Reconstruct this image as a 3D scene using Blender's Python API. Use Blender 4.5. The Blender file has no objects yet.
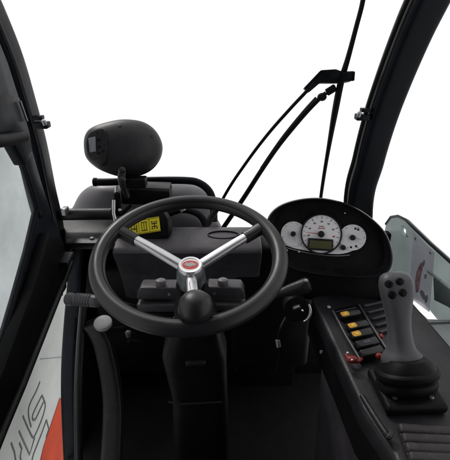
import bpy, bmesh, math, random
from mathutils import Vector, Matrix
from mathutils.bvhtree import BVHTree
random.seed(4)
PI = math.pi
SC = bpy.context.scene
COL = SC.collection
V = Vector

# ------------------------------------------------------------------ camera
PITCH = math.radians(25)
CAM = V((0, 0, 1.30))
FPX = 423.0
FW = V((0, math.cos(PITCH), -math.sin(PITCH)))
UPV = V((0, math.sin(PITCH), math.cos(PITCH)))
RT = V((1, 0, 0))
def ray(u, v): return RT*((u-225)/FPX) + FW + UPV*((230-v)/FPX)
def P(u, v, d): return CAM + ray(u, v)*d
def PX(u, v, x): r = ray(u, v); return CAM + r*((x-CAM.x)/r.x)
def PY(u, v, y): r = ray(u, v); return CAM + r*((y-CAM.y)/r.y)
def PZ(u, v, z): r = ray(u, v); return CAM + r*((z-CAM.z)/r.z)
def PL(u, v, o, n):
    r = ray(u, v); return CAM + r*((o-CAM).dot(n)/r.dot(n))

cd = bpy.data.cameras.new('camera'); cam = bpy.data.objects.new('camera', cd); COL.objects.link(cam)
cam.location = CAM; cam.rotation_euler = (PI/2-PITCH, 0, 0)
cd.sensor_fit = 'HORIZONTAL'; cd.sensor_width = 36; cd.lens = 36*FPX/450
cd.clip_start = .02; cd.clip_end = 200
SC.camera = cam

# ------------------------------------------------------------------ materials
def mat(name, col, rough=.5, metal=0, var=.15, vscale=9, bump=.0, bscale=400, rvar=.12, spec=.3, coat=0, dust=0.0, dustcol=(.16,.15,.15)):
    m = bpy.data.materials.new(name); m.use_nodes = True
    nt = m.node_tree; N = nt.nodes; L = nt.links
    b = N['Principled BSDF']
    b.inputs['Metallic'].default_value = metal
    b.inputs['Specular IOR Level'].default_value = spec
    b.inputs['Coat Weight'].default_value = coat
    b.inputs['Coat Roughness'].default_value = .15
    tc = N.new('ShaderNodeNewGeometry')
    n1 = N.new('ShaderNodeTexNoise'); n1.inputs['Scale'].default_value = vscale; n1.inputs['Detail'].default_value = 7; n1.inputs['Roughness'].default_value = .62
    L.new(tc.outputs['Position'], n1.inputs['Vector'])
    rmp = N.new('ShaderNodeValToRGB')
    lo = [max(0, c*(1-var*1.6)) for c in col]; hi = [min(1, c*(1+var*1.6)) for c in col]
    rmp.color_ramp.elements[0].position = .3; rmp.color_ramp.elements[0].color = (*lo, 1)
    rmp.color_ramp.elements[1].position = .7; rmp.color_ramp.elements[1].color = (*hi, 1)
    L.new(n1.outputs['Fac'], rmp.inputs['Fac'])
    out = rmp.outputs['Color']
    if dust > 0:
        n3 = N.new('ShaderNodeTexNoise'); n3.inputs['Scale'].default_value = 55; n3.inputs['Detail'].default_value = 9; n3.inputs['Roughness'].default_value = .75
        L.new(tc.outputs['Position'], n3.inputs['Vector'])
        mr = N.new('ShaderNodeMapRange'); mr.inputs['From Min'].default_value = .5; mr.inputs['From Max'].default_value = .78
        mr.inputs['To Min'].default_value = 0; mr.inputs['To Max'].default_value = dust
        L.new(n3.outputs['Fac'], mr.inputs['Value'])
        mx = N.new('ShaderNodeMixRGB'); mx.inputs['Color2'].default_value = (*dustcol, 1)
        L.new(mr.outputs['Result'], mx.inputs['Fac']); L.new(out, mx.inputs['Color1']); out = mx.outputs['Color']
    L.new(out, b.inputs['Base Color'])
    m2 = N.new('ShaderNodeMapRange'); m2.inputs['To Min'].default_value = max(.03, rough-rvar); m2.inputs['To Max'].default_value = min(1, rough+rvar)
    n4 = N.new('ShaderNodeTexNoise'); n4.inputs['Scale'].default_value = vscale*3.7; n4.inputs['Detail'].default_value = 6
    L.new(tc.outputs['Position'], n4.inputs['Vector'])
    L.new(n4.outputs['Fac'], m2.inputs['Value']); L.new(m2.outputs['Result'], b.inputs['Roughness'])
    if bump > 0:
        n2 = N.new('ShaderNodeTexNoise'); n2.inputs['Scale'].default_value = bscale; n2.inputs['Detail'].default_value = 3
        L.new(tc.outputs['Position'], n2.inputs['Vector'])
        bp = N.new('ShaderNodeBump'); bp.inputs['Strength'].default_value = bump; bp.inputs['Distance'].default_value = .0012
        L.new(n2.outputs['Fac'], bp.inputs['Height']); L.new(bp.outputs['Normal'], b.inputs['Normal'])
    return m

M = {}
M['paint']   = mat('black cab paint', (.0045, .0055, .008), .36, var=.15, bump=.12, bscale=160, dust=.10, dustcol=(.03,.033,.04), spec=.1)
M['paintblue'] = mat('blue black door paint', (.008, .0105, .015), .36, var=.15, bump=.12, bscale=160, dust=.12, dustcol=(.035,.04,.048), spec=.12)
M['rubber']  = mat('wheel rubber', (.0145, .0137, .016), .36, var=.15, bump=.16, bscale=800, dust=.16, dustcol=(.06,.057,.06), spec=.35)
M['black']   = mat('matt black plastic', (.0045, .0045, .0052), .5, var=.25, bump=.25, bscale=450, dust=.08, dustcol=(.028,.028,.03), spec=.12)
M['gloss']   = mat('gloss black plastic', (.011, .011, .0125), .27, var=.25, bump=.05, bscale=500, dust=.16, dustcol=(.06,.06,.062))
M['dark']    = mat('dark grey plastic', (.013, .0122, .0148), .40, var=.2, bump=.4, bscale=500, dust=.16, dustcol=(.10,.095,.10))
M['dash']    = mat('dashboard plastic', (.046, .0415, .048), .38, var=.2, bump=.45, bscale=420, dust=.3, dustcol=(.13,.125,.13))
M['grip']    = mat('grey grip plastic', (.072, .070, .078), .42, var=.14, bump=.3, bscale=500, dust=.18, dustcol=(.14,.135,.14))
M['chrome']  = mat('brushed aluminium', (.62, .62, .64), .33, metal=.9, var=.06, bump=.1, bscale=900, dust=.1, dustcol=(.35,.34,.34))
M['steel']   = mat('dull steel', (.28, .29, .29), .42, metal=.8, var=.2, bump=.2, bscale=300, dust=.25, dustcol=(.12,.11,.10))
M['hubm']    = mat('grey hub casting', (.13, .145, .145), .38, metal=.55, var=.15, bump=.15, bscale=400)
M['dial']    = mat('white dial print', (.88, .87, .90), .45, var=.03, spec=.3)
M['dialring'] = mat('dial ring', (.02, .02, .022), .3)
M['lcd']     = mat('lcd', (.085, .088, .04), .25, var=.1)
M['ink']     = mat('black ink', (.015, .014, .016), .5)
M['red']     = mat('red ink', (.55, .05, .045), .45, var=.1)
M['redpl']   = mat('red plastic', (.17, .014, .010), .4, var=.35, dust=.5, dustcol=(.05,.03,.03))
M['orange']  = mat('red orange stripe', (.52, .058, .022), .5, var=.10, dust=.06, dustcol=(.3,.08,.04), spec=.04)
M['yellow']  = mat('yellow sticker', (.78, .66, .012), .45, var=.06, dust=.08, dustcol=(.35,.3,.05))
M['amber']   = mat('amber symbol', (.58, .29, .016), .4, var=.15, dust=.25, dustcol=(.2,.12,.03))
M['white']   = mat('white plastic', (.36, .35, .355), .4, var=.1, dust=.35, dustcol=(.2,.19,.19))
M['body']    = mat('off white bodywork', (.46, .48, .46), .35, var=.08, vscale=5, dust=.3, dustcol=(.30,.30,.27))
M['panel']   = mat('grey green panel', (.125, .155, .155), .3, metal=.35, var=.2, vscale=7, bump=.1, bscale=80, dust=.25, dustcol=(.25,.28,.28))
M['paper']   = mat('printed sheet', (.82, .80, .84), .5, var=.06)
M['podlight'] = mat('mid grey plastic', (.048, .044, .050), .36, var=.18, bump=.3, bscale=500, dust=.2)
M['thumb'] = mat('pale grey plastic', (.14, .135, .145), .45, var=.1)
def translucent(m, f=.5):
    nt = m.node_tree; b = nt.nodes['Principled BSDF']; o = nt.nodes['Material Output']
    t = nt.nodes.new('ShaderNodeBsdfTranslucent'); mx = nt.nodes.new('ShaderNodeMixShader'); mx.inputs['Fac'].default_value = f
    nt.links.new(b.inputs['Base Color'].links[0].from_socket, t.inputs['Color'])
    nt.links.new(b.outputs[0], mx.inputs[1]); nt.links.new(t.outputs[0], mx.inputs[2]); nt.links.new(mx.outputs[0], o.inputs['Surface'])
translucent(M['paper'], .78)
M['outline'] = mat('dark grey outline print', (.055, .058, .06), .5)
M['padm'] = mat('dark ribbed rubber', (.023, .019, .021), .5, var=.2, bump=.4, bscale=400, dust=.2)
M['needle'] = mat('needle red', (.42, .10, .09), .5)
M['ambpale'] = mat('worn amber symbol', (.72, .50, .14), .4, var=.15)
M['lgrey'] = mat('light grey sill paint', (.22, .235, .24), .4, var=.12, dust=.3)
M['stkink'] = mat('worn sticker ink', (.06, .055, .012), .5, var=.35, vscale=120)
M['pink']    = mat('faded red print', (.34, .20, .22), .5, var=.45, vscale=60)
M['greyink'] = mat('grey print', (.20, .19, .21), .5, var=.3, vscale=90)
M['floor']   = mat('floor mat', (.006, .006, .0065), .7, var=.25, bump=.4, bscale=200, dust=.15, dustcol=(.06,.055,.05))
M['hood']    = mat('grey engine cover', (.115, .110, .122), .4, var=.1, bump=.15, bscale=250, dust=.2, dustcol=(.18,.175,.175))
M['pod']     = mat('indicator shell', (.019, .0168, .0195), .42, var=.15, bump=.35, bscale=450, dust=.12, dustcol=(.09,.08,.09))
M['podlcd']  = mat('grey lcd window', (.23, .24, .26), .25, var=.08)

def glassmat(name='dusty door glass', tint=(.86, .885, .89), haze=(.42, .44, .45), h0=.1, h1=.38, grough=.06, refl=.6):
    m = bpy.data.materials.new(name); m.use_nodes = True
    nt = m.node_tree; N = nt.nodes; L = nt.links
    for n in list(N): N.remove(n)
    o = N.new('ShaderNodeOutputMaterial')
    tr = N.new('ShaderNodeBsdfTransparent'); tr.inputs['Color'].default_value = (*tint, 1)
    df = N.new('ShaderNodeBsdfDiffuse'); df.inputs['Color'].default_value = (*haze, 1)
    gl = N.new('ShaderNodeBsdfGlossy'); gl.inputs['Roughness'].default_value = grough; gl.inputs['Color'].default_value = (.9, .95, .97, 1)
    g = N.new('ShaderNodeNewGeometry')
    n1 = N.new('ShaderNodeTexNoise'); n1.inputs['Scale'].default_value = 3.5; n1.inputs['Detail'].default_value = 8; n1.inputs['Roughness'].default_value = .6
    L.new(g.outputs['Position'], n1.inputs['Vector'])
    mr = N.new('ShaderNodeMapRange'); mr.inputs['From Min'].default_value = .35; mr.inputs['From Max'].default_value = .7
    mr.inputs['To Min'].default_value = h0; mr.inputs['To Max'].default_value = h1
    L.new(n1.outputs['Fac'], mr.inputs['Value'])
    mx = N.new('ShaderNodeMixShader'); L.new(mr.outputs['Result'], mx.inputs['Fac']); L.new(tr.outputs[0], mx.inputs[1]); L.new(df.outputs[0], mx.inputs[2])
    lw = N.new('ShaderNodeLayerWeight'); lw.inputs['Blend'].default_value = .5
    pw = N.new('ShaderNodeMath'); pw.operation = 'POWER'; pw.inputs[1].default_value = 4; L.new(lw.outputs['Facing'], pw.inputs[0])
    fr = N.new('ShaderNodeMath'); fr.operation = 'MULTIPLY_ADD'; fr.inputs[1].default_value = refl; fr.inputs[2].default_value = .04; L.new(pw.outputs[0], fr.inputs[0])
    m2 = N.new('ShaderNodeMixShader'); L.new(fr.outputs[0], m2.inputs['Fac']); L.new(mx.outputs[0], m2.inputs[1]); L.new(gl.outputs[0], m2.inputs[2])
    L.new(m2.outputs[0], o.inputs['Surface'])
    return m
M['glass'] = glassmat()
M['smoked'] = glassmat('smoked plastic', (.60, .655, .65), (.19, .215, .21), .25, .6, .3, .12)

# ------------------------------------------------------------------ mesh helpers
class MB:
    def __init__(s): s.bm = bmesh.new()
    def _add(s, bm):
        me = bpy.data.meshes.new('tmp'); bm.to_mesh(me); bm.free(); s.bm.from_mesh(me); bpy.data.meshes.remove(me)
        return s
    def box(s, c, size, ex=V((1,0,0)), ey=V((0,1,0)), ez=None, bev=.004, seg=3):
        ex = V(ex).normalized(); ez = (V(ez) if ez is not None else ex.cross(V(ey))).normalized(); ey = ez.cross(ex).normalized()
        bm = bmesh.new(); bmesh.ops.create_cube(bm, size=1)
        for v in bm.verts: v.co = V((v.co.x*size[0], v.co.y*size[1], v.co.z*size[2]))
        if bev > 0: bmesh.ops.bevel(bm, geom=bm.edges[:], offset=min(bev, min(size)*.48), segments=seg, affect='EDGES', profile=.5)
        c = V(c)
        for v in bm.verts: v.co = c + ex*v.co.x + ey*v.co.y + ez*v.co.z
        return s._add(bm)
    def rings(s, loops, closed=False, cap0=True, cap1=True):
        """loops of equal vertex count, joined in order"""
        bm = bmesh.new(); R = [[bm.verts.new(p) for p in lp] for lp in loops]
        n = len(R[0]); m = len(R)
        for i in range(m if closed else m-1):
            a, b = R[i], R[(i+1) % m]
            for k in range(n):
                try: bm.faces.new((a[k], a[(k+1) % n], b[(k+1) % n], b[k]))
                except ValueError: pass
        if not closed:
            if cap0: bm.faces.new(list(reversed(R[0])))
            if cap1: bm.faces.new(R[-1])
        bmesh.ops.recalc_face_normals(bm, faces=bm.faces[:])
        return s._add(bm)
    def tube(s, pts, r, seg=14, closed=False, flat=1.0, up=None):
        pts = [V(p) for p in pts]; n = len(pts); loops = []
        rr = r if isinstance(r, (list, tuple)) else [r]*n
        prev = None
        for i, p in enumerate(pts):
            if closed: t = pts[(i+1) % n]-pts[i-1]
            else: t = pts[min(i+1, n-1)]-pts[max(i-1, 0)]
            t.normalize()
            if up is not None: a = V(up)
            elif prev is None: a = V((0,0,1)) if abs(t.z) < .9 else V((1,0,0))
            else: a = prev
            e1 = (a - t*a.dot(t)).normalized(); e2 = t.cross(e1); prev = e1
            loops.append([p + (e1*math.cos(2*PI*k/seg)*flat + e2*math.sin(2*PI*k/seg))*rr[i] for k in range(seg)])
        return s.rings(loops, closed=closed)
    def lathe(s, c, ax, prof, seg=40, cap0=True, cap1=True):
        """prof: (radius, height along ax)"""
        ax = V(ax).normalized(); a = V((0,0,1)) if abs(ax.z) < .9 else V((0,1,0))
        e1 = (a-ax*a.dot(ax)).normalized(); e2 = ax.cross(e1); c = V(c)
        return s.rings([[c + ax*h + (e1*math.cos(2*PI*k/seg)+e2*math.sin(2*PI*k/seg))*max(r, 1e-5) for k in range(seg)] for r, h in prof], cap0=cap0, cap1=cap1)
    def prism(s, pts, n, th, bev=.003, seg=2):
        """flat outline (world points) given thickness th behind direction n"""
        n = V(n).normalized(); bm = bmesh.new()
        a = [bm.verts.new(V(p)) for p in pts]; b = [bm.verts.new(V(p)-n*th) for p in pts]
        k = len(pts)
        bm.faces.new(a); bm.faces.new(list(reversed(b)))
        for i in range(k): bm.faces.new((a[i], b[i], b[(i+1) % k], a[(i+1) % k]))
        bmesh.ops.recalc_face_normals(bm, faces=bm.faces[:])
        if bev > 0: bmesh.ops.bevel(bm, geom=bm.edges[:], offset=bev, segments=seg, affect='EDGES', profile=.5, clamp_overlap=True)
        return s._add(bm)
    def ell(s, c, r, ex=(1,0,0), ey=(0,1,0), ez=(0,0,1), us=32, vs=20):
        bm = bmesh.new(); bmesh.ops.create_uvsphere(bm, u_segments=us, v_segments=vs, radius=1)
        ex, ey, ez, c = V(ex), V(ey), V(ez), V(c)
        for v in bm.verts: v.co = c + ex*v.co.x*r[0] + ey*v.co.y*r[1] + ez*v.co.z*r[2]
        return s._add(bm)
    def build(s, name, m, parent=None, ang=38):
        bm = s.bm; bm.normal_update()
        for f in bm.faces: f.smooth = True
        ca = math.radians(ang)
        for e in bm.edges:
            if len(e.link_faces) == 2: e.smooth = e.calc_face_angle(0) < ca
        off = V((0,0,0)); p = parent
        while p is not None: off += p.location; p = p.parent
        if parent is None:
            c = V((0,0,0))
            for v in bm.verts: c += v.co
            c /= max(1, len(bm.verts)); off = c
        for v in bm.verts: v.co -= off
        me = bpy.data.meshes.new(name); bm.to_mesh(me); bm.free()
        me.materials.append(m)
        o = bpy.data.objects.new(name, me); COL.objects.link(o)
        if parent is not None: o.parent = parent
        else: o.location = off
        return o

def thing(name, label, cat, loc, group=None):
    o = bpy.data.objects.new(name, None); COL.objects.link(o); o.location = loc; o.empty_display_size = .05
    o['label'] = label; o['category'] = cat
    if group: o['group'] = group
    return o
def catmull(pts, n=8, closed=False):
    pts = [V(p) for p in pts]; out = []; m = len(pts)
    for i in range(m if closed else m-1):
        if closed: p0, p1, p2, p3 = pts[i-1], pts[i], pts[(i+1) % m], pts[(i+2) % m]
        else: p0, p1, p2, p3 = pts[max(i-1,0)], pts[i], pts[i+1], pts[min(i+2,m-1)]
        for k in range(n):
            t = k/n
            out.append(.5*((2*p1)+(p2-p0)*t+(2*p0-5*p1+4*p2-p3)*t*t+(3*p1-p0-3*p2+p3)*t**3))
    if not closed: out.append(pts[-1])
    return out
def smooth2(pts, n=8): return [(p.x, p.y) for p in catmull([V((a, b, 0)) for a, b in pts], n, True)]
def bvh_of(o):
    off = V((0,0,0)); p = o
    while p is not None: off += p.location; p = p.parent
    me = o.data
    return BVHTree.FromPolygons([v.co+off for v in me.vertices], [tuple(f.vertices) for f in me.polygons])
def hit(tree, u, v):
    r = ray(u, v).normalized(); h = tree.ray_cast(CAM, r)
    if h[0] is None: return P(u, v, 1), V((0,-.9,.4))
    n = h[1]
    if n.dot(r) > 0: n = -n
    return h[0], n
def superloop(c, e1, e2, rx, ry, n=2.6, seg=36):
    out = []
    for k in range(seg):
        t = 2*PI*k/seg; a, b = math.cos(t), math.sin(t)
        out.append(V(c)+V(e1)*rx*math.copysign(abs(a)**(2/n), a)+V(e2)*ry*math.copysign(abs(b)**(2/n), b))
    return out

# ================================================================== setting: floor
fl = MB().box((0, .3, .07), (.99, 2.1, .06), bev=.004).build('floor', M['floor']); fl['kind'] = 'structure'

# ================================================================== cab frame
cab = thing('cab_frame', 'black tubular cab frame of curved front posts standing around the steering wheel', 'cab frame', (0, .4, .1))
def post(name, path, w, d, mt, parent, outward, fwd=V((0,1,0)), n=4.5, seg=10):
    """box section post swept along path; w across, d along fwd"""
    pts = catmull(path, seg); loops = []
    for i, p in enumerate(pts):
        t = (pts[min(i+1, len(pts)-1)]-pts[max(i-1, 0)]).normalized()
        e1 = V(outward); e1 = (e1-t*e1.dot(t)).normalized(); e2 = t.cross(e1)
        f = i/(len(pts)-1)
        ww = w[0]+(w[1]-w[0])*f; 
        loops.append(superloop(p, e1, e2, ww/2, d/2, n, 40))
    return MB().rings(loops).build(name, mt, parent)
# right front post: curves back overhead
rp = [PY(361, 300, 1.25), PY(358, 207, 1.25), PY(368, 160, 1.245), PY(379, 120, 1.235), PY(393, 80, 1.22), PY(411, 35, 1.19), PY(427, 0, 1.16), PY(447, -40, 1.12), PY(485, -95, 1.03)]
post('front_post', rp, (.078, .092), .085, M['paint'], cab, V((1, .0, 0)))
# slim seal strip along its inner edge
rs = [p + V((-.047 - .004*i/8, -.02, .012)) for i, p in enumerate(rp)]
MB().tube(catmull(rs, 8), .0055, 8).build('window_seal', M['black'], cab)
# left front post
lp = [PY(54, 290, 1.2), PY(51, 235, 1.2), PY(41, 190, 1.185), PY(31, 145, 1.16), PY(18, 100, 1.13), PY(5, 60, 1.10), PY(-13, 18, 1.06), PY(-32, -20, 1.01)]
post('front_post', lp, (.068, .072), .08, M['paint'], cab, V((1, 0, 0)))
ls = [p + V((.036, -.03, .0)) for p in lp]
MB().tube(catmull(ls, 8), .0045, 8).build('window_seal', M['dark'], cab)
# lower left corner post
lo = [PX(80, 250, -.485), PX(73, 330, -.485), PX(71, 390, -.485), PX(74, 470, -.485)]
post('corner_post', lo, (.05, .05), .06, M['paintblue'], cab, V((1, 0, 0)))
lo2 = [PX(84, 300, -.43), PX(80, 350, -.43), PX(78, 400, -.43), PX(79, 472, -.43)]
MB().tube(catmull(lo2, 8), .012, 10).build('post_seal', M['dark'], cab)
# pin brackets on the posts
def bracket(u, v, y, sgn):
    o = PY(u, v, y)
    b = MB().box(o, (.036, .03, .016), bev=.003).box(o+V((sgn*.006, 0, .019)), (.024, .022, .010), bev=.002)
    br = b.build('latch_bracket', M['paint'], cab)
    MB().lathe(o+V((-sgn*.014, -.014, .004)), (0, -.5, 1), [(.0055, 0), (.0055, .012), (.004, .014)], 14).build('bolt', M['steel'], br)
bracket(42, 125, 1.12, -1)
bracket(362, 117, 1.2, 1)
# unseen shell above, behind and beside the seat, added to block light
MB().box((0, -.05, 1.80), (1.15, 1.5, .07), bev=.02).build('unseen_roof', M['paint'], cab)
MB().box((0, -.72, .95), (1.15, .05, 1.66), bev=.01).build('unseen_rear_panel', M['paint'], cab)
for sx in (-1, 1):
    MB().box((sx*.575, -.42, .95), (.03, .56, 1.66), bev=.01).build('unseen_quarter_panel', M['paint'], cab)
    MB().box((sx*.515, .12, .30), (.03, .5, .44), bev=.01).build('sill_panel', M['paint'], cab)  # unseen pair, added to shade the lower cab
MB().box((0, 1.27, .36), (1.1, .03, .68), bev=.006).build('front_bulkhead', M['black'], cab)
# faint stiffening panel on bulkhead and left kick panel
MB().box(PY(272, 420, 1.0)+V((0,.2,0)), (.2, .02, .42), bev=.006).build('bulkhead_cover', M['black'], cab)
kp = [PX(92, 322, -.40), PX(104, 345, -.37), PX(113, 400, -.345), PX(111, 470, -.33)]
post('kick_panel', kp, (.05, .06), .05, M['dark'], cab, V((1, 0, 0)))
MB().prism([PX(u, v, -.455) for u, v in [(80, 305), (105, 305), (112, 475), (84, 475)]], (1, 0, 0), .02, .003).build('sill_panel', M['black'], cab)
# left dash ledge with bolt
led = [PZ(62, 216, .735), PZ(140, 218, .735), PZ(130, 243, .735), PZ(66, 243, .735)]
lg = MB().prism(led, (0, 0, 1), .022, .004).build('ledge', M['dark'], cab)
t_ = PZ(92, 239, .735)
MB().lathe(t_, (0, 0, 1), [(.007, -.001), (.007, .004), (.005, .006)], 6).build('bolt', M['steel'], lg)

# ================================================================== left door
XD = -.48
door = thing('cab_door', 'dark blue black cab door with dusty glass and angled lower frame on the left', 'door', PX(40, 300, XD))
outer = [(-60, -30), (-16, 2), (8, 62), (20, 100), (31, 145), (41, 180), (50, 208), (62, 238), (72, 262), (60, 292), (3, 432), (-60, 590)]
inner = [(-60, 558), (2, 346), (16, 297), (28.5, 251), (38, 209), (28, 175), (16.5, 143.5), (2, 140), (-60, 140)]
poly = [PX(u, v, XD) for u, v in outer+inner]
MB().prism(poly, (1, 0, 0), .016, .003).build('door_frame', M['paintblue'], door)
gp = [PX(u, v, XD-.008) for u, v in [(-75, 130), (0, 132), (20, 138), (33, 174), (43, 209), (33, 252), (20, 298), (6, 348), (-75, 615)]]
MB().prism(gp, (1, 0, 0), .005, 0).build('door_glass', M['glass'], door)
# rubber gasket round the glass edge
MB().tube([PX(u, v, XD+.001) for u, v in [(-55, 541), (2, 346), (16, 297), (28.5, 251), (38, 209), (28, 175), (16.5, 143.5)]], .0030, 8).build('glass_gasket', M['black'], door)
# inner return of the frame (deep black step) and the pale lip seal on its lower edge
MB().prism([PX(u, v, XD+.03) for u, v in [(50, 232), (73, 258), (60, 290), (2, 432), (-30, 512), (-22, 430), (2, 375), (33, 290)]], (1, 0, 0), .03, .006).build('inner_return', M['black'], door)
MB().tube([PX(u, v, XD+.035) for u, v in [(72, 262), (62, 287), (40, 341), (22, 386), (4, 428), (-30, 512)]], [.006, .008, .009, .009, .009, .009], 10).build('lip_seal', M['dark'], door)
cc = PX(66, 259, XD+.04)
MB().box(cc, (.03, .055, .014), ex=(1, 0, 0), ey=(0, .9, .1), bev=.003).build('hinge_leaf', M['dark'], door)
for (u, v) in [(13, 322), (40, 215)]:
    q = PX(u, v, XD)
    MB().lathe(q, (1, 0, 0), [(.009, -.002), (.009, .003), (.006, .005), (.003, .0052)], 18).build('bolt', M['black'], door)
# latch: plate, bar and steel striker
lt = MB().prism([PX(u, v, XD+.03) for u, v in [(-12, 92), (20, 97), (30, 132), (33, 152), (26, 166), (12, 140), (-12, 150)]], (1, 0, 0), .028, .004).build('latch_plate', M['paint'], door)
MB().tube([PX(-30, 144, XD+.045), PX(8, 140, XD+.045), PX(23, 137, XD+.045)], .013, 14).build('pull_bar', M['black'], lt)
MB().box(PX(23.5, 110, XD+.034), (.006, .006, .047), ex=(1,0,0), ey=PX(27, 121, XD)-PX(20, 100, XD), ez=None, bev=.001).build('striker', M['steel'], lt) if False else None
MB().tube([PX(20, 101, XD+.034), PX(27, 121, XD+.034)], .0028, 8).build('striker', M['steel'], lt)
MB().lathe(PX(25, 136.5, XD+.05), (1, 0, 0), [(.007, 0), (.007, .003), (.004, .005)], 14).build('bolt', M['steel'], lt)

# ================================================================== outer body panel seen through the door gap
XB = -.75
bp = thing('body_panel', 'off white outer body panel with outlined lettering and a red stripe below the door', 'body panel', (XB, 1.1, -.4))
def pb(u, v, k=0): return PX(u, v, XB+k)
MB().box((XB-.02, 1.45, -.13), (.04, 1.7, .80), bev=.012).build('panel', M['body'], bp)
MB().prism([pb(60, 398, .002), pb(66, 398, .002), pb(66, 475, .002), pb(37, 475, .002), pb(44, 446, .002)], (1, 0, 0), .0015, 0).build('stripe', M['orange'], bp)
strokes = [
 [(205, 60), (185, 110), (155, 170), (146, 210), (150, 250), (160, 290)],
 [(215, 130), (185, 190), (168, 230), (168, 250), (180, 253), (195, 225), (222, 165)],
 [(215, 130), (224, 150), (232, 182), (220, 235), (195, 300), (182, 328), (170, 345), (150, 310), (118, 235)],
 [(178, 345), (152, 432), (98, 312)],
 [(238, 255), (215, 320), (172, 430), (162, 470)],
 [(238, 255), (250, 300), (236, 345)],
 [(100, 372), (112, 402), (104, 442), (110, 470)],
 [(58, 372), (75, 420), (82, 470)],
]
lm = MB()
for s_ in strokes:
    q_ = [pb(x/5.11, 370+y/5.11, .0008) for x, y in s_]
    lm.tube(catmull(q_, 5) if len(q_) > 4 else q_, 0.0046, 8, flat=.2, up=(1, 0, 0))
lm.build('lettering', M['outline'], bp)
MB().tube([pb(40, 359, .0), pb(62, 357, .0)], .002, 6).build('panel_seam', M['greyink'], bp)

# ================================================================== engine cover and pipework in front of the dash
hd = MB()
hc = P(143, 226, 1.55)
hoodpx = smooth2([(66, 232), (74, 205), (84, 190), (100, 183.5), (130, 181.5), (170, 182), (198, 186), (212, 197), (216, 215), (216, 234), (140, 238)], 6)
def inflate(pxs, d, rings_, name, mt, parent, tilt=0, cpx=None):
    cu = sum(p[0] for p in pxs)/len(pxs); cv = sum(p[1] for p in pxs)/len(pxs)
    if cpx: cu, cv = cpx
    n = -ray(cu, cv).normalized()
    n = (n+V((0, 0, tilt))).normalized()
    o = P(cu, cv, d); base = [PL(u, v, o, n) for u, v in pxs]
    loops = [[o + (b-o)*sc + n*k for b in base] for k, sc in rings_]
    return MB().rings(loops).build(name, mt, parent, 50)
dome = lambda dep, bk, q=9: [(-bk, .72), (-bk*.8, .9), (-bk*.45, .985), (-bk*.2, 1.0), (0, 1.0)] + [(dep*math.sin(PI/2*i/q), math.cos(PI/2*i/q)**.75) for i in range(1, q)] + [(dep, .03)]
eng = thing('engine_cover', 'rounded dark grey engine cover behind the dashboard ledge', 'engine cover', hc)
inflate(hoodpx, 1.55, dome(.10, .22), 'cover', M['hood'], eng)
# black junction box lying on it
jb = thing('junction_box', 'small black box beneath the round indicator pod', 'box', P(146, 203, 1.36))
MB().box(P(147, 194, 1.36), (.155, .07, .05), ex=(1, 0, -.03), bev=.006).build('case', M['black'], jb)
MB().box(P(147, 185.6, 1.36), (.15, .066, .006), ex=(1, 0, -.03), bev=.002).build('lid', M['dark'], jb)
# guard rail: tube bending down at the right end
gr = thing('guard_rail', 'black bent steel tube rail above the engine cover', 'rail', P(150, 181, 1.42))
rail = catmull([P(95, 182, 1.42), P(110, 182, 1.42), P(150, 180.5, 1.42), P(185, 180.5, 1.42), P(199, 183, 1.42), P(209, 191, 1.42), P(213, 203, 1.42), P(214, 222, 1.42)], 8)
MB().tube(rail, .0125, 16).build('tube', M['paint'], gr)
MB().lathe(P(95.5, 182, 1.42), (-1, 0, 0), [(.0128, -.006), (.0142, -.004), (.0142, .006), (.011, .008)], 20).build('end_cap', M['black'], gr)
# hydraulic pipe with bright fitting
hp = thing('hydraulic_pipe', 'thick black horizontal pipe with bright end fittings beside the left post', 'pipe', P(90, 214, 1.32))
MB().tube([P(58, 214.5, 1.32), P(112, 214, 1.32)], .0185, 20).build('pipe', M['dark'], hp)
MB().tube([P(72, 208.5, 1.3), P(100, 208, 1.3)], .0022, 6).build('wire', M['white'], hp) if False else None
fit = MB().tube([P(117, 186, 1.31), P(116, 197, 1.31)], .006, 12).tube([P(114, 200, 1.3), P(113.5, 213, 1.3), P(115.5, 221, 1.3)], .0058, 12)
fit.ell(P(120, 210, 1.3), (.006, .006, .006)).build('fitting', M['chrome'], hp)
MB().box(P(118, 204, 1.315), (.016, .02, .075), bev=.003).tube([P(121, 215, 1.31), P(131, 205, 1.31)], .006, 10).build('clamp', M['black'], hp)
MB().box(P(65, 211, 1.29), (.016, .03, .022), bev=.003).build('end_cap', M['steel'], hp)

# black hoses between the dash and the wiper
hz = thing('hydraulic_hose', 'thick black hose arching behind the steering wheel rim', 'hose', P(185, 225, 1.34), 'black hoses behind the steering wheel')
MB().tube(catmull([P(158, 228, 1.34), P(166, 216, 1.34), P(182, 210, 1.34), (P(198, 214, 1.34)), P(206, 226, 1.34), P(208, 244, 1.32)], 8), .011, 12).build('hose_run', M['black'], hz)
MB().tube([P(182, 208, 1.34), P(184, 211.4, 1.34)], .014, 12).build('collar', M['steel'], hz)
hz2 = thing('hydraulic_hose', 'slanted black hose just right of the arched hose', 'hose', P(210, 228, 1.34), 'black hoses behind the steering wheel')
MB().tube(catmull([P(219, 205, 1.36), P(211, 218, 1.35), P(202, 236, 1.33), P(200, 252, 1.33)], 6), .0105, 12).build('hose_run', M['black'], hz2)

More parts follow.
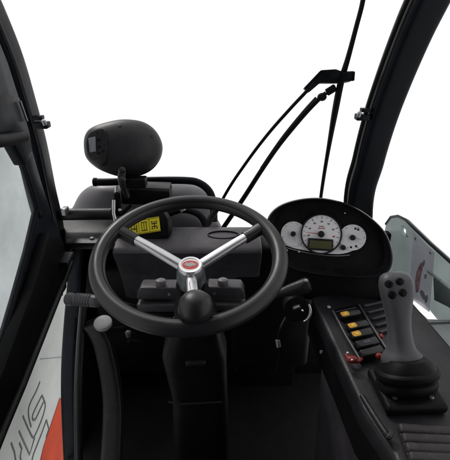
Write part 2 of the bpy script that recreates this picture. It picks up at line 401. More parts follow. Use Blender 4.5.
# ================================================================== indicator pod
pod = thing('load_indicator', 'egg shaped black indicator pod with small grey screen on top of the dash', 'indicator', P(128, 186, 1.28))
podpx = smooth2([(84, 149), (84.8, 136), (92, 127.5), (110, 121.5), (126, 119.5), (143, 122), (155, 130), (162, 143), (161.5, 156), (154, 168), (142, 175), (127, 177.5), (112, 174.5), (97, 168), (87, 159)], 5)
podo = inflate(podpx, 1.28, dome(.055, .09), 'shell', M['pod'], pod, tilt=.1)
pt = bvh_of(podo)
def plate(tree, pxs, mt, name, parent, th=.004, lift=.002, bev=.0008):
    cu = sum(p[0] for p in pxs)/len(pxs); cv = sum(p[1] for p in pxs)/len(pxs)
    c, n = hit(tree, cu, cv); c = c+n*lift
    return MB().prism([PL(u, v, c, n) for u, v in pxs], n, th, bev).build(name, mt, parent)
plate(pt, smooth2([(86.3, 140), (91, 132), (103, 128.5), (106.3, 140), (106, 156), (101.5, 166), (92, 160), (86.8, 151)], 4), M['dark'], 'control_face', pod, th=.02, lift=.004, bev=.003)
plate(pt, [(88.3, 138), (94.5, 136.5), (95, 151.5), (89.5, 152.5)], M['podlcd'], 'screen', pod, th=.006, lift=.0095)
for u, v, r in [(98.5, 134, .0035), (99.5, 140, .0035), (100, 146.5, .0035), (99, 153, .0035), (103, 159.5, .006), (104, 151, .0035), (97.5, 158, .003)]:
    q, n = hit(pt, u, v); q += n*.004
    MB().lathe(q, n, [(r, 0), (r, .004), (r*.6, .0055)], 16).build('button', M['black'], pod)
for u, v in [(119.8, 125.3), (152.3, 136.6)]:
    q, n = hit(pt, u, v)
    MB().lathe(q, n, [(.0066, -.003), (.0066, .0008), (.0058, .0012), (.0030, .0010)], 18).build('screw', M['ink'], pod)
q, n = hit(pt, 128.5, 152)
MB().lathe(q, n, [(.011, -.003), (.011, .0008), (.0095, .0012), (.0085, .0004), (.002, .0008)], 24).build('boss', M['pod'], pod)
kn = MB().tube([P(122.5, 169, 1.235), P(121.5, 177, 1.235), P(122.5, 184, 1.245), P(127, 196, 1.30)], [.011, .0115, .011, .010], 14)
kn.ell(P(122, 170, 1.228), (.011, .011, .011)).ell(P(122, 180, 1.23), (.0125, .0125, .0125)).build('knuckle_mount', M['pod'], pod)
MB().box(P(134, 182, 1.27), (.075, .04, .03), bev=.005).build('foot', M['black'], pod)

# ================================================================== windscreen wiper
wp = thing('windscreen_wiper', 'black twin arm windscreen wiper crossing the front window with a long upright blade', 'wiper', PY(232, 215, 1.40))
def yy(v): return 1.24+.16*(v/200)
def W(u, v, k=0): return PY(u, v, yy(v)-k)
a1 = catmull([W(205, 236), W(225, 195), W(246, 163), W(268, 134), W(290, 109), W(305, 93), W(315, 82)], 6)
MB().tube(a1, .0054, 10).build('arm', M['black'], wp)
a2 = catmull([W(212, 244), W(241, 202), W(261, 171), W(279, 145), W(302, 117), W(318, 100), W(326, 93)], 6)
MB().tube(a2, [.0088-.0024*i/len(a2) for i in range(len(a2))], 10).build('arm', M['black'], wp)
MB().tube(catmull([W(261, 168, .006), W(281, 139, .006), W(302, 113, .006), W(316, 97.5, .006)], 6), .0035, 8).build('washer_hose', M['dark'], wp)
nW = V((0, -1, .25)).normalized()
MB().prism([W(304, 88), W(321, 70), (W(336, 69)), W(346, 72.5), W(353.5, 71), W(352, 81), W(342, 83), W(333, 83), W(320, 83), W(309, 92.5)], nW, .022, .003).build('pivot_bracket', M['paint'], wp)
MB().box(W(348, 76.2, .004), (.034, .024, .026), ex=(1, 0, .05), bev=.003).build('blade_clip', M['paint'], wp)
MB().ell(W(322, 97), (.014, .011, .012)).box(W(331, 90), (.03, .016, .02), ex=(.8, 0, .5), bev=.003).build('joint', M['black'], wp)
bl = catmull([W(366, -30), W(363, 0), W(356, 28), W(348, 58), W(341, 82), W(335, 112), (W(330, 140)), W(324, 175), W(320, 202), W(317, 225)], 6)
nb = len(bl)
MB().tube(bl, [.0065+.004*math.exp(-((i/nb-.5)/.16)**2)-.0035*max(0, i/nb-.55) for i in range(nb)], 8, flat=1.0).build('blade', M['black'], wp)
MB().tube([p+V((.006, .006, .0)) for p in bl], .0022, 6).build('blade_rubber', M['gloss'], wp)

# ================================================================== dashboard
dash = thing('dashboard', 'dark grey dashboard cowl with yellow sticker behind the steering wheel', 'dashboard', (-.07, 1.15, .55))
def prof(x, w=1.0):
    return [V((x, y, z)) for y, z in [(1.20, .56), (1.20, .735), (1.185, .757), (1.15, .765), (1.09, .760), (1.058, .755), (1.045, .750), (1.040, .743), (1.046, .733), (1.075, .68), (1.10, .63), (1.135, .53)]]
xs = [-.315, -.312, -.30, -.26, -.2, -.1, 0, .06, .09, .10, .104]
loops = []
for i, x in enumerate(xs):
    lp_ = prof(x); k = {0: .93, 1: .975, len(xs)-1: .93, len(xs)-2: .975}.get(i, 1.0)
    c = V((x, 1.12, .67)); loops.append([c+(p-c)*k for p in lp_])
cowl = MB().rings(loops).build('cowl', M['dash'], dash)
# shallow oval recess ring on top
oc = V((-.005, 1.118, .7632))
MB().tube([oc+V((.045*math.cos(t*2*PI/40), .02*math.sin(t*2*PI/40), .0025*math.sin(t*2*PI/40))) for t in range(40)], .0022, 8, closed=True).build('recess_rim', M['black'], dash)
# low ridge box at back carrying the yellow sticker
yn = V((-.1, -.92, .38)).normalized()
yo = P(142, 224, 1.22)
MB().prism([PL(u, v, yo, yn) for u, v in [(114, 219), (163, 211), (168, 219), (169, 237), (150, 240), (116, 240)]], yn, .05, .006).build('rear_riser', M['black'], dash)
yo2 = yo+yn*.003
stk = MB().prism([PL(u, v, yo2, yn) for u, v in [(126.5, 221.5), (158.8, 216.5), (160.5, 231), (128, 236)]], yn, .002, 0).build('warning_sticker', M['yellow'], dash)
yo3 = yo+yn*.0037
ik = MB()
def yq(a, b):  # sticker coords 0..1
    A = V((126.5, 221.5)); B = V((158.8, 216.5)); C_ = V((128, 236)); D = V((160.5, 231))
    p = (A*(1-a)+B*a)*(1-b)+(C_*(1-a)+D*a)*b
    return PL(p.x, p.y, yo3, yn)
def yrect(a0, b0, a1, b1):
    if a1-a0 < .1 and b1-b0 > .2: m_ = (a0+a1)/2; h_ = (a1-a0)*.26; a0, a1 = m_-h_, m_+h_
    ik.prism([yq(a0, b0), yq(a1, b0), yq(a1, b1), yq(a0, b1)], yn, .0006, 0)
for a in (.36, .68): yrect(a-.008, .05, a+.008, .95)
for b in (.04, .93): yrect(.02, b, .98, b+.03)
yrect(.1, .3, .15, .8); yrect(.2, .2, .24, .7); yrect(.15, .55, .3, .62); yrect(.26, .3, .31, .85)
yrect(.43, .25, .46, .8); yrect(.5, .25, .53, .8); yrect(.57, .25, .61, .8); yrect(.43, .76, .61, .83); yrect(.43, .2, .61, .26)
yrect(.75, .38, .92, .46); yrect(.75, .58, .92, .66); yrect(.81, .25, .86, .8); yrect(.74, .25, .78, .34); yrect(.89, .25, .93, .34); yrect(.74, .7, .78, .8); yrect(.89, .7, .93, .8)
ik.build('pictograms', M['stkink'], stk)
# two latch housings on the cowl front, each a lidded block with a round thumb screw
def housing(c, w, name='clamp_housing', ex=V((1, 0, 0)), mirror=1):
    up = V((0, .10, .995)).normalized(); ex = V(ex).normalized(); fr = ex.cross(up).normalized()
    if fr.y > 0: fr = -fr
    def loc(a, b, d): return c+ex*a*mirror+up*b+fr*d
    # lid: low block with a sloping outer end, top face catching the light
    b = MB().prism([loc(-w*.5, -.016, .0), loc(-w*.48, .004, 0), loc(-w*.40, .014, 0), loc(w*.46, .014, 0), loc(w*.5, .006, 0), loc(w*.5, -.016, 0)], fr, .046, .004, 3)
    h = b.build(name, M['podlight'], dash)
    MB().box(loc(0, -.034, -.018), (w*1.04, .054, .020), ex=ex, ez=up, bev=.006).build('lower_jaw', M['podlight'], h)
    MB().box(loc(w*.05, -.066, -.03), (w*.85, .05, .03), ex=ex, ez=up, bev=.004).build('base', M['black'], h)
    k = loc(w*.08, .014, -.014)
    MB().lathe(k, up, [(.0085, -.004), (.0115, .0), (.0122, .008), (.0112, .0125), (.008, .0145), (.003, .015)], 24).build('thumb_screw', M['thumb'], h)
    MB().lathe(loc(w*.3, -.002, 0), fr, [(.004, -.002), (.004, .001), (.002, .0012)], 12).build('screw', M['steel'], h)
housing(P(157, 293.5, .95), .092)
housing(P(226, 293, .95), .088, mirror=-1, ex=V((1, 0, -.03)))
# centre gap block with small coloured connector
MB().box(P(190, 315, .97), (.05, .05, .08), bev=.005).build('centre_block', M['black'], dash)
MB().box(P(176, 320, .93), (.012, .01, .012), bev=.001).build('connector', M['amber'], dash)
# lower black dash body left and right
MB().box((-.19, 1.19, .42), (.48, .10, .44), bev=.02).build('lower_panel', M['black'], dash)
MB().box((.15, 1.16, .5), (.26, .12, .46), bev=.02).build('lower_panel', M['black'], dash)

# ================================================================== steering column
WC = P(189.5, 254.8, .81)
tilt = math.radians(75.5)
WN = V((0, -math.cos(tilt), math.sin(tilt)))
colm = thing('steering_column', 'black steering column shroud with two stalks beneath the steering wheel', 'steering column', (-.075, .93, .1))
cpts = [WC-WN*.06, WC-WN*.10, WC-WN*.2+V((.004, 0, 0)), P(195, 348, 1.0), P(200, 390, 1.06), P(201, 425, 1.12), P(201, 455, 1.17)]
wd = [.026, .034, .05, .075, .068, .072, .074]
cp = catmull(cpts, 6); loops = []
for i, p in enumerate(cp):
    f = i/6; j = min(int(f), 5); w = wd[j]+(wd[j+1]-wd[j])*(f-j)
    t = (cp[min(i+1, len(cp)-1)]-cp[max(i-1, 0)]).normalized(); e1 = V((1, 0, 0)); e1 = (e1-t*e1.dot(t)).normalized(); e2 = t.cross(e1)
    loops.append(superloop(p, e1, e2, w, w*.8, 3.6, 36))
shr = MB().rings(loops).build('shroud', M['black'], colm)
sht = bvh_of(shr)
q, n = hit(sht, 196, 362)
MB().box(q+n*.002, (.045, .012, .012), ex=(1, 0, 0), ez=n, bev=.003).build('adjuster_tab', M['dark'], colm)
MB().tube([P(168, 402, 1.0), P(180, 404, 1.0), P(222, 402, 1.0)], .0025, 8).build('shroud_seam', M['dark'], colm)
# left stalk: grey ribbed grip
s0, s1 = P(112, 302, .915), P(66, 299, .93)
ax = (s1-s0).normalized(); Ls = (s1-s0).length
st = MB().tube([s0, P(150, 312, .99)], .008, 12).tube([s0, s0+ax*(Ls-.07)], .009, 12).build('stalk', M['black'], colm)
g = MB().lathe(s1-ax*.075, ax, [(.009, -.006), (.0135, 0), (.0145, .008), (.0135, .012), (.0142, .03), (.0142, .052), (.0125, .055), (.0145, .06), (.0148, .070), (.011, .075)], 24)
for k in range(6): g.lathe(s1-ax*(.045-.0), ax, [(.0146, -.012+k*.006-.001), (.0154, -.012+k*.006), (.0146, -.012+k*.006+.001)], 24, False, False)
g.build('stalk_grip', M['grip'], st)
MB().box(P(94.5, 297, .905), (.014, .004, .005), bev=.001).build('stalk_pale_spot', M['white'], st)  # white chip standing in for the highlight at the grip's inner end
# right stalk
s0, s1 = P(262, 299, .92), P(310, 284, .90)
ax = (s1-s0).normalized(); Ls = (s1-s0).length
st = MB().lathe(s0, ax, [(.008, 0), (.009, Ls-.065), (.012, Ls-.05), (.0155, Ls-.02), (.0165, Ls-.006), (.013, Ls), (.004, Ls+.001)], 22).build('stalk', M['dark'], colm)
MB().ell(P(306, 280.5, .885), (.004, .004, .003)).build('stalk_pale_spot', M['white'], st)

# ================================================================== steering wheel
sw = thing('steering_wheel', 'black three spoke steering wheel with aluminium spokes and a spinner knob', 'steering wheel', WC-WN*.03)
WX = V((1, 0, 0)); WY = WN.cross(WX).normalized()
if WY.y < 0: WY = -WY
def wl(x, y, z=0): return WC+WX*x+WY*y+WN*z
def hl(x, y, z=0): return HC+WX*x+WY*y+WN*z
RR, rr = .1732, .0156
loops = []
for i in range(120):
    t = 2*PI*i/120; d = WX*math.cos(t)+WY*math.sin(t); c = WC+d*RR
    lp_ = []
    for k in range(24):
        p = 2*PI*k/24
        rad = rr*(1-.05*max(0, math.cos(p-.0))) 
        lp_.append(c + d*math.cos(p)*rad*1.0 + WN*math.sin(p)*rad*.95)
    loops.append(lp_)
rim = MB().rings(loops, closed=True).build('rim', M['rubber'], sw)
# moulded seam on the inner flank
MB().tube([WC+(WX*math.cos(2*PI*i/120)+WY*math.sin(2*PI*i/120))*(RR-rr*.72)+WN*rr*.66 for i in range(120)], .0011, 8, closed=True).build('rim_seam', M['black'], sw)
HZ = -.036
HC = WC+WN*HZ
def spoke(u, v):
    e = PL(u, v, WC, WN); d = (e-WC); d.normalize(); return d
for (u, v) in [(112, 228), (266, 226)]:
    d = spoke(u, v)
    side = WN.cross(d)
    def sp(r, z): return WC+d*r+WN*z
    # rubber covered outer end
    lp_ = []
    for r, w, h, z in [(.171, .014, .011, 0), (.155, .013, .0115, -.003), (.142, .0125, .011, -.007), (.128, .0125, .011, -.010), (.1245, .0122, .0105, -.0105)]:
        lp_.append(superloop(sp(r, z), side, WN, w, h, 2.6, 24))
    s_ = MB().rings(lp_).build('spoke', M['rubber'], sw)
    lp_ = []
    for r, w, h, z in [(.126, .0098, .0078, -.010), (.10, .0102, .008, -.016), (.06, .0108, .0082, -.027), (.015, .0112, .0085, -.040)]:
        lp_.append(superloop(sp(r, z), side, WN, w, h, 2.5, 24))
    MB().rings(lp_).build('spoke_sleeve', M['chrome'], s_)
d = spoke(196, 331); side = WN.cross(d)
lp_ = [superloop(WC+d*r+WN*z, side, WN, w, h, 2.6, 24) for r, w, h, z in [(.015, .011, .009, -.044), (.05, .0105, .008, -.034), (.085, .0105, .008, -.022)]]
s3 = MB().rings(lp_).build('spoke', M['chrome'], sw)
MB().rings([superloop(WC+d*r+WN*z, side, WN, w, h, 2.6, 24) for r, w, h, z in [(.083, .012, .010, -.022), (.11, .013, .011, -.012), (.135, .014, .0115, -.002), (.171, .016, .012, 0)]]).build('spoke_cover', M['rubber'], s3)
hub = MB().lathe(HC, WN, [(.026, -.045), (.0300, -.038), (.0285, -.012), (.0255, .002), (.0215, .007)], 48).build('hub', M['hubm'], sw)
MB().lathe(HC, WN, [(.0250, .002), (.0245, .0075), (.0220, .0108), (.0182, .0105), (.0172, .0080)], 48, False, False).build('badge_ring', M['chrome'], hub)
bz = .0092
bd = MB().lathe(HC, WN, [(.0178, .006), (.0178, bz)], 48).build('badge', M['dial'], sw)
def disc(pts, z, th=.0006): return MB().prism([hl(x, y, z) for x, y in pts], WN, th, 0)
el = [(.0160*math.cos(2*PI*k/40), .0122*math.sin(2*PI*k/40)) for k in range(40)]
disc(el, bz+.0004).build('emblem_field', M['red'], bd)
hd_ = [(-.013, -.001), (-.010, .004), (-.008, .0085), (-.005, .005), (0, .007), (.004, .0095), (.006, .005), (.012, .003), (.013, -.001), (.008, -.0015), (.010, -.005), (.004, -.004), (.001, -.008), (-.003, -.005), (-.008, -.0065), (-.007, -.003)]
em = disc([(x*.98, y*.86) for x, y in hd_], bz+.0009).build('emblem_head', M['white'], bd)
# spinner knob
kc = PL(196.5, 319, WC-WN*.008, WN)
MB().lathe(kc, WN, [(.020, -.004), (.0245, .004), (.025, .012), (.0215, .0145)], 32).build('knob_collar', M['hubm'], sw)
MB().lathe(kc, WN, [(.012, .009), (.020, .0125), (.0262, .018), (.029, .026), (.029, .032), (.0272, .040), (.022, .048), (.013, .053), (.004, .0545)], 48).build('spinner_knob', M['rubber'], sw)
MB().tube([hl(0, 0, -.004)+d*.03, kc-d*.018+WN*.004], [.0085, .0078], 16).build('knob_arm', M['chrome'], sw)

# ================================================================== white topped lever and key switch
lv = thing('control_lever', 'white oval lever knob under the left edge of the steering wheel', 'lever', P(104, 360, 1.0))
lk = P(103, 323, 1.0)
MB().lathe(lk, (0, -.25, 1), [(.004, -.011), (.017, -.0105), (.0205, -.006), (.0215, .001), (.0205, .0045), (.0175, .0065), (.010, .0075), (.003, .0078)], 48).build('knob', M['white'], lv)
MB().tube([lk+V((0, 0, -.012)), lk+V((.002, .05, -.06)), lk+V((.01, .16, -.14))], .007, 12).build('stem', M['black'], lv)
lv2 = thing('pedal_cap', 'small pale cap peeking out below the steering wheel rim', 'cap', P(128, 336, 1.0))
MB().lathe(P(128, 333, 1.0), (0, -.3, 1), [(.006, -.012), (.007, .002), (.005, .004), (.002, .005)], 20).build('cap', M['grip'], lv2)
MB().tube([P(128, 336, 1.0)+V((0, 0, -.015)), P(128, 336, 1.0)+V((0, .12, -.12))], .005, 10).build('stem', M['black'], lv2)

cb = thing('cable', 'thin black hanging cable with steel connector under the key switch', 'cable', P(279, 345, 1.0))
MB().tube(catmull([P(286, 318, 1.02), P(281, 328, 1.0), P(278, 340, 1.0), P(280, 352, 1.0), P(277, 372, 1.02)], 6), .004, 8).build('cable_run', M['black'], cb)
MB().tube([P(277.5, 340, .995), P(278.5, 347, .995)], .0055, 10).build('connector', M['steel'], cb)
ks = thing('key_switch', 'ignition key switch with bright curved key ring right of the column', 'key switch', P(298, 311, .99))
MB().lathe(P(296, 309, .99), (-.1, -.9, .4), [(.03, -.05), (.03, -.004), (.027, .002), (.012, .003), (.011, .012), (.004, .013)], 32).build('barrel', M['black'], ks)
ring = [P(308.5+0*k, 306, .95) for k in range(1)]
rc = P(300, 311, .955); e1 = RT; e2 = UPV
arc = [rc+e1*.024*math.cos(t)+e2*.026*math.sin(t) for t in [math.radians(a) for a in range(35, -75, -8)]]
MB().tube(arc, [.0022+.0012*math.sin(PI*i/(len(arc)-1)) for i in range(len(arc))], 10).build('key_ring', M['chrome'], ks)
MB().box(P(297, 308, .955), (.018, .012, .008), ex=(.9, 0, .45), bev=.002).build('key', M['dark'], ks)
MB().ell(P(302.5, 310.5, .945), (.003, .003, .0025)).build('key_tip', M['chrome'], ks)

# ================================================================== instrument cluster
CO = P(325, 238, 1.03)
CN = V((-.2, -.9, .36)).normalized()
cl = thing('instrument_cluster', 'black hooded instrument cluster with three white dials and a small screen', 'instrument panel', P(325, 285, 1.05))
def c_(u, v, k=0): return PL(u, v, CO+CN*k, CN)
cx0, cy0 = 328, 236
hp_ = smooth2([(267, 226), (270.5, 214), (281, 205), (298, 199.5), (318, 197.8), (338, 201), (356, 208), (372, 219), (384, 232), (390, 247), (390.5, 262), (384, 272.5), (366, 276), (336, 275), (306, 271), (288, 265), (276, 253), (269, 240)], 5)
def hring(k, s, sk=0): return [c_(cx0+(u-cx0)*s, cy0+(v-cy0)*s+sk, 0)+CN*k for u, v in hp_]
hs = MB().rings([hring(-.13, .78, 6), hring(-.10, .9, 3), hring(-.05, .97), hring(-.01, 1.0), hring(.022, 1.0), hring(.029, .992), hring(.033, .975), hring(.032, .955), hring(.024, .94), hring(.006, .92), hring(.0, .90)]).build('hood', M['gloss'], cl, 45)
MB().prism([c_(u, v, .0) for u, v in [(284, 262), (320, 270), (388, 270), (394, 284), (393, 300), (318, 302), (292, 296), (286, 280)]], CN, .09, .008, 3).build('lower_cover', M['black'], cl)
MB().box(c_(383, 281, .004), (.016, .004, .012), ex=(1, 0, 0), ez=CN.cross(V((1,0,0))), bev=.001).build('cover_clip', M['dash'], cl)
# white dial bridge and trim
MB().prism([c_(u, v, .0016) for u, v in smooth2([(284, 243), (292, 247.5), (306, 250.5), (322, 253), (340, 254), (352, 251), (358, 246), (350, 236), (322, 240), (296, 236)], 4)], CN, .003, 0).build('dial_backing', M['dial'], cl)
MB().tube(catmull([c_(283, 247, .004), c_(297, 250.6, .004), c_(306, 252.6, .004), c_(322, 255, .004), c_(338, 256, .004), c_(350, 255, .004)], 6), .0016, 8).build('trim_strip', M['steel'], cl)
CE1 = (c_(345, 238.6)-c_(305, 236.6)).normalized(); CE2 = CN.cross(CE1)
PXM = (c_(345, 238)-c_(305, 238)).length/40
def gauge(u, v, rpx, k, ring=True, needle=0, nlen=.7, ticks=(220, -40, 9), redz=(), name='gauge', big=False):
    o = c_(u, v, k); R = rpx*PXM
    g_ = MB().lathe(o, CN, [(R, -.004), (R, 0), (R*.995, .0006)], 64).build(name, M['dial'], cl)
    if ring: MB().lathe(o, CN, [(R*1.0, -.002), (R*1.02, .004), (R*1.065, .0045), (R*1.085, .001), (R*1.085, -.004)], 64, False, False).build('bezel_ring', M['dialring'], g_)
    def gp_(a, r, z): a = math.radians(a); return o+(CE1*math.cos(a)+CE2*math.sin(a))*r*R+CN*z
    tb, tr_ = MB(), MB(); nr = 0
    a0, a1, n_ = ticks
    for i in range(n_):
        a = a0+(a1-a0)*i/(n_-1); major = i % 2 == 0
        p0, p1 = gp_(a, .93, .0012), gp_(a, .80 if major else .86, .0012)
        dirv = (p1-p0).normalized(); sd = CN.cross(dirv)*(R*.018 if major else R*.012)
        t = tr_ if i in redz else tb
        nr += i in redz
        t.prism([p0+sd, p0-sd, p1-sd, p1+sd], CN, .0004, 0)
        if big and major:
            q = gp_(a, .66, .0012); e = CE1*R*.045; f = CE2*R*.05
            t.prism([q-e*1.3+f*.8, q-e*1.3-f*.8, q+e*1.3-f*.8, q+e*1.3+f*.8], CN, .0004, 0)
    tb.build('tick_marks', M['greyink'], g_)
    if nr: tr_.build('red_marks', M['needle'], g_)
    tip, tail = gp_(needle, nlen, .006), gp_(needle+180, .18, .006)
    dv = (tip-tail).normalized(); sd = CN.cross(dv)
    MB().prism([tail+sd*R*.03, tip+sd*R*.010, tip-sd*R*.010, tail-sd*R*.03], CN, .0012, 0).build('needle', M['needle'], g_)
    rc_ = .17 if big else .21
    MB().lathe(o, CN, [(R*rc_, 0), (R*rc_, .008), (R*rc_*.75, .0105), (R*.03, .011)], 28).build('needle_cap', M['ink'], g_)
    return g_, gp_, R
g1, f1, R1 = gauge(293.3, 233.8, 12.8, .003, ring=False, needle=-72, nlen=.72, ticks=(200, -60, 9), redz=(7, 8))
g3, f3, R3 = gauge(352.5, 237.5, 13.2, .003, ring=False, needle=-10, nlen=.62, ticks=(250, -60, 11), redz=(0, 1))
# small symbols on the right dial
for a, r in [(75, .72), (58, .74), (-65, .72), (-95, .75)]:
    q = f3(a, r, .0012); e = CE1*R3*.085; f = CE2*R3*.075
    MB().prism([q-e-f, q+e-f, q+e*.6+f, q-e*.9+f], CN, .0004, 0).build('symbol', M['ink'], g3)
q = c_(343.2, 247.5, .0035)
MB().lathe(q, CN, [(2.6*PXM, 0), (2.6*PXM, .004), (1.6*PXM, .005)], 24).build('reset_button', M['ink'], cl)
g2, f2, R2 = gauge(321.2, 234, 19.3, .006, ring=True, needle=176, nlen=.78, ticks=(222, -42, 17), redz=(14, 15, 16), big=True)
s_ = MB()
for j, (w, y, mt) in enumerate([(.15, .40, 'r'), (.19, .30, 'r')]):
    q = f2(0, 0, .0012)+CE2*R2*y
    for dx in (-.66, 0, .66):
        e = CE1*R2*w*.26; f = CE2*R2*.024; qq = q+CE1*R2*w*dx
        s_.prism([qq-e-f, qq+e-f, qq+e+f, qq-e+f], CN, .0004, 0)
s_.build('red_caption', M['needle'], g2)
scr = MB().prism([c_(u, v, .012) for u, v in [(308, 238), (333.5, 239.6), (333, 251.5), (307.2, 249.8)]], CN, .010, .0015).build('display_bezel', M['dialring'], cl)
MB().prism([c_(u, v, .0125) for u, v in [(309.8, 240.2), (331.6, 241.6), (331.2, 249.4), (309.2, 248.0)]], CN, .003, .0004).build('display_screen', M['lcd'], scr)
for u, v in [(287, 250.4), (299, 252), (345, 213)]:
    MB().ell(c_(u, v, .006), (.0026, .0026, .0026)).build('screw', M['chrome'], cl)

# ================================================================== side console
ZC = .72
con = thing('side_console', 'black side console with amber marked rocker switches along the right of the floor', 'console', (.36, .62, .1))
def z_(u, v, k=0): return PZ(u, v, ZC+k)
top = [z_(311, 296), z_(375, 285), z_(412, 300), z_(452, 346), z_(500, 405), z_(545, 520), z_(420, 520), z_(392, 452), z_(362, 408), z_(338, 355)]
topm = MB().prism(top, (0, 0, 1), .05, .010, 4).build('top_shell', M['dark'], con)
# lower side wall
def wallpts(us, z0, k): return None
a = [z_(318, 312, -.045), z_(343, 362, -.045), z_(366, 412, -.045), z_(396, 456, -.045), z_(424, 525, -.045)]
loops = []
for p in a:
    q = p+V((.02, 0, 0)); loops.append([q, q+V((.16, 0, 0)), q+V((.16, 0, -.57)), q+V((.02, 0, -.57))])
MB().rings(loops).build('side_wall', M['podlight'], con)
# black skirt below the top's inner edge
sk = [z_(312, 300, -.01), z_(339, 358, -.01), z_(363, 411, -.01), z_(393, 455, -.01), z_(421, 523, -.01)]
loops = []
for p in sk:
    q = p+V((.001, 0, 0)); loops.append([q+V((.0, 0, 0)), q+V((.03, 0, .0)), q+V((.03, 0, -.09)), q+V((-.002, 0, -.105)), q+V((-.004, 0, -.09))])
MB().rings(loops).build('skirt', M['black'], con)
for u, v in [(329, 307), (321, 352)]:
    q = z_(u, v, .001) if v < 330 else PX(u, v, z_(331, 345).x-.012)
    MB().lathe(q, (0, -.3, 1) if v < 330 else (-1, -.2, .3), [(.0042, -.002), (.0042, .0012), (.002, .0018)], 14).build('screw', M['steel'], con)
# switch bank: recessed bezel + rocker switches
def cs(u, v, k=0): return z_(u, v, k)
bez = MB().prism([cs(u, v, .006) for u, v in [(333, 309), (358, 303.5), (389, 352), (362, 362)]], (0, 0, 1), .012, .003).build('switch_bezel', M['black'], con)
MB().tube([cs(335.5, 312.2, .008), cs(356, 307.5, .008)], .0014, 6).build('bezel_edge', M['dash'], bez)
MB().tube([cs(359, 305, .008), cs(371, 325, .008), cs(388, 351, .008)], .0028, 8).build('bezel_edge', M['dash'], bez)
MB().tube([cs(333, 311, .008), cs(346, 336, .008), cs(361, 361, .008)], .0028, 8).build('bezel_edge', M['dash'], bez)
sv = [(337, 313), (342.5, 323.5), (346.5, 331.5), (351, 341), (355.5, 350.5)]
ex_ = (cs(358, 303.5)-cs(333, 309)).normalized(); ey_ = V((0,0,1)).cross(ex_)
for i, (u, v) in enumerate([(349.5, 315), (357, 326.5), (361, 334.5), (366.5, 344), (371, 353)]):
    c0 = cs(u, v, .012); tl = random.uniform(-.12, .12)
    ez_ = (V((0, 0, 1))-ey_*.35-ey_*tl).normalized()
    w = .05
    r_ = MB().box(c0, (w, .017, .018), ex=ex_, ez=ez_, bev=.0035).build('rocker_switch', M['gloss'], bez)
    if i < 3:
        ey2 = ez_.cross(ex_)
        q = c0+ez_*.0093-ex_*.014
        pts = superloop(q, ex_, ey2, .0098, .0058, 4, 24)
        MB().prism(pts, ez_, .0008, 0).build('amber_symbol', M['amber'], r_)
        MB().prism(superloop(q+ez_*.0004+ex_*.001, ex_, ey2, .0042, .0024, 2, 16), ez_, .0004, 0).build('pale_centre', M['ambpale'], r_)
    if i == 3:
        MB().box(c0+ez_*.0092-ex_*.002, (.016, .006, .001), ex=ex_, ez=ez_, bev=.0004).build('faded_symbol', M['dash'], r_)
# red lever / loop at the end of the bank
rd = MB().tube(catmull([cs(346, 355, .010), cs(350, 360, .012), cs(357, 361.5, .012), cs(362, 358.5, .010)], 6), .0035, 10)
rdo = rd.ell(cs(352, 359.5, .022), (.011, .008, .007)).build('red_catch', M['redpl'], con)
MB().ell(cs(379, 356, .015), (.007, .006, .006)).build('red_stud', M['redpl'], con)
MB().ell(cs(381.5, 336, .012), (.004, .007, .004)).build('red_stud', M['redpl'], con)
for q in (cs(347.5, 353, .024), cs(352, 360, .031)): MB().ell(q, (.0026, .0026, .0026)).build('catch_pin', M['chrome'], rdo)
# louvre strip right of the switch bank
lvp = MB()
for k in range(5):
    f = k/4
    p0 = cs(364+16*f, 306.5+26*f, .003); p1 = cs(386+10*f, 301.5+26*f, .003)
    lvp.box((p0+p1)/2, ((p1-p0).length, .006, .007), ex=(p1-p0), ey=V((0, 1, 0)), bev=.0015)
lvp.build('louvre', M['dash'], con)
# ribbed arm pad bottom right
pad = []
for k in range(6):
    p0 = z_(399+k*3.4, 427+k*9.5, .012); p1 = z_(470+k*6, 431+k*9.5, .012)
    pad.append((p0, p1))
pb_ = MB()
for p0, p1 in pad:
    dd = p1-p0
    pb_.box((p0+p1)/2+V((0, 0, -.006)), (dd.length, .0178, .016), ex=dd, ez=(0, -.10, 1), bev=.0055, seg=4)
pb_.build('ribbed_pad', M['padm'], con)
MB().prism([z_(u, v, .008) for u, v in [(396, 423), (470, 426), (540, 520), (430, 520)]], (0, 0, 1), .02, .006).build('pad_base', M['dark'], con)
MB().tube(catmull([z_(362, 396, .004), z_(372, 412, .006), z_(385, 432, .008), z_(389, 437, .012), z_(391, 432, .012)], 6), .0045, 12).build('pad_lip', M['dark'], con)

# ================================================================== joystick
jb0 = PZ(405, 392, ZC+.004)
jt = PZ(394, 272, .915)
js = thing('joystick', 'grey joystick with four thumb buttons on a ribbed rubber boot', 'joystick', jb0)
AX = (jt-jb0).normalized(); JE = (RT-AX*RT.dot(AX)).normalized(); JF = AX.cross(JE)   # JF points forward-ish
LJ = (jt-jb0).length
def jp(h, dx=0, dy=0): return jb0+AX*h+JE*dx+JF*dy
# base plate and bellows
MB().box(jb0+V((0, 0, .006)), (.106, .098, .02), ex=(1, .05, 0), bev=.008, seg=4).build('base_plate', M['black'], js)
prf = [(.046, .008), (.0505, .012), (.0515, .020), (.0500, .026), (.0455, .029), (.0465, .032), (.0515, .035), (.0525, .0375), (.0525, .0445), (.0500, .0475), (.046, .0495), (.0445, .053), (.041, .057), (.037, .062), (.03, .068)]
bt = MB().rings([superloop(jb0+V((0, 0, h)).lerp(AX*h, .4), JE, JF, r, r*.93, 2.3, 48) for r, h in prf]).build('boot', M['black'], js)
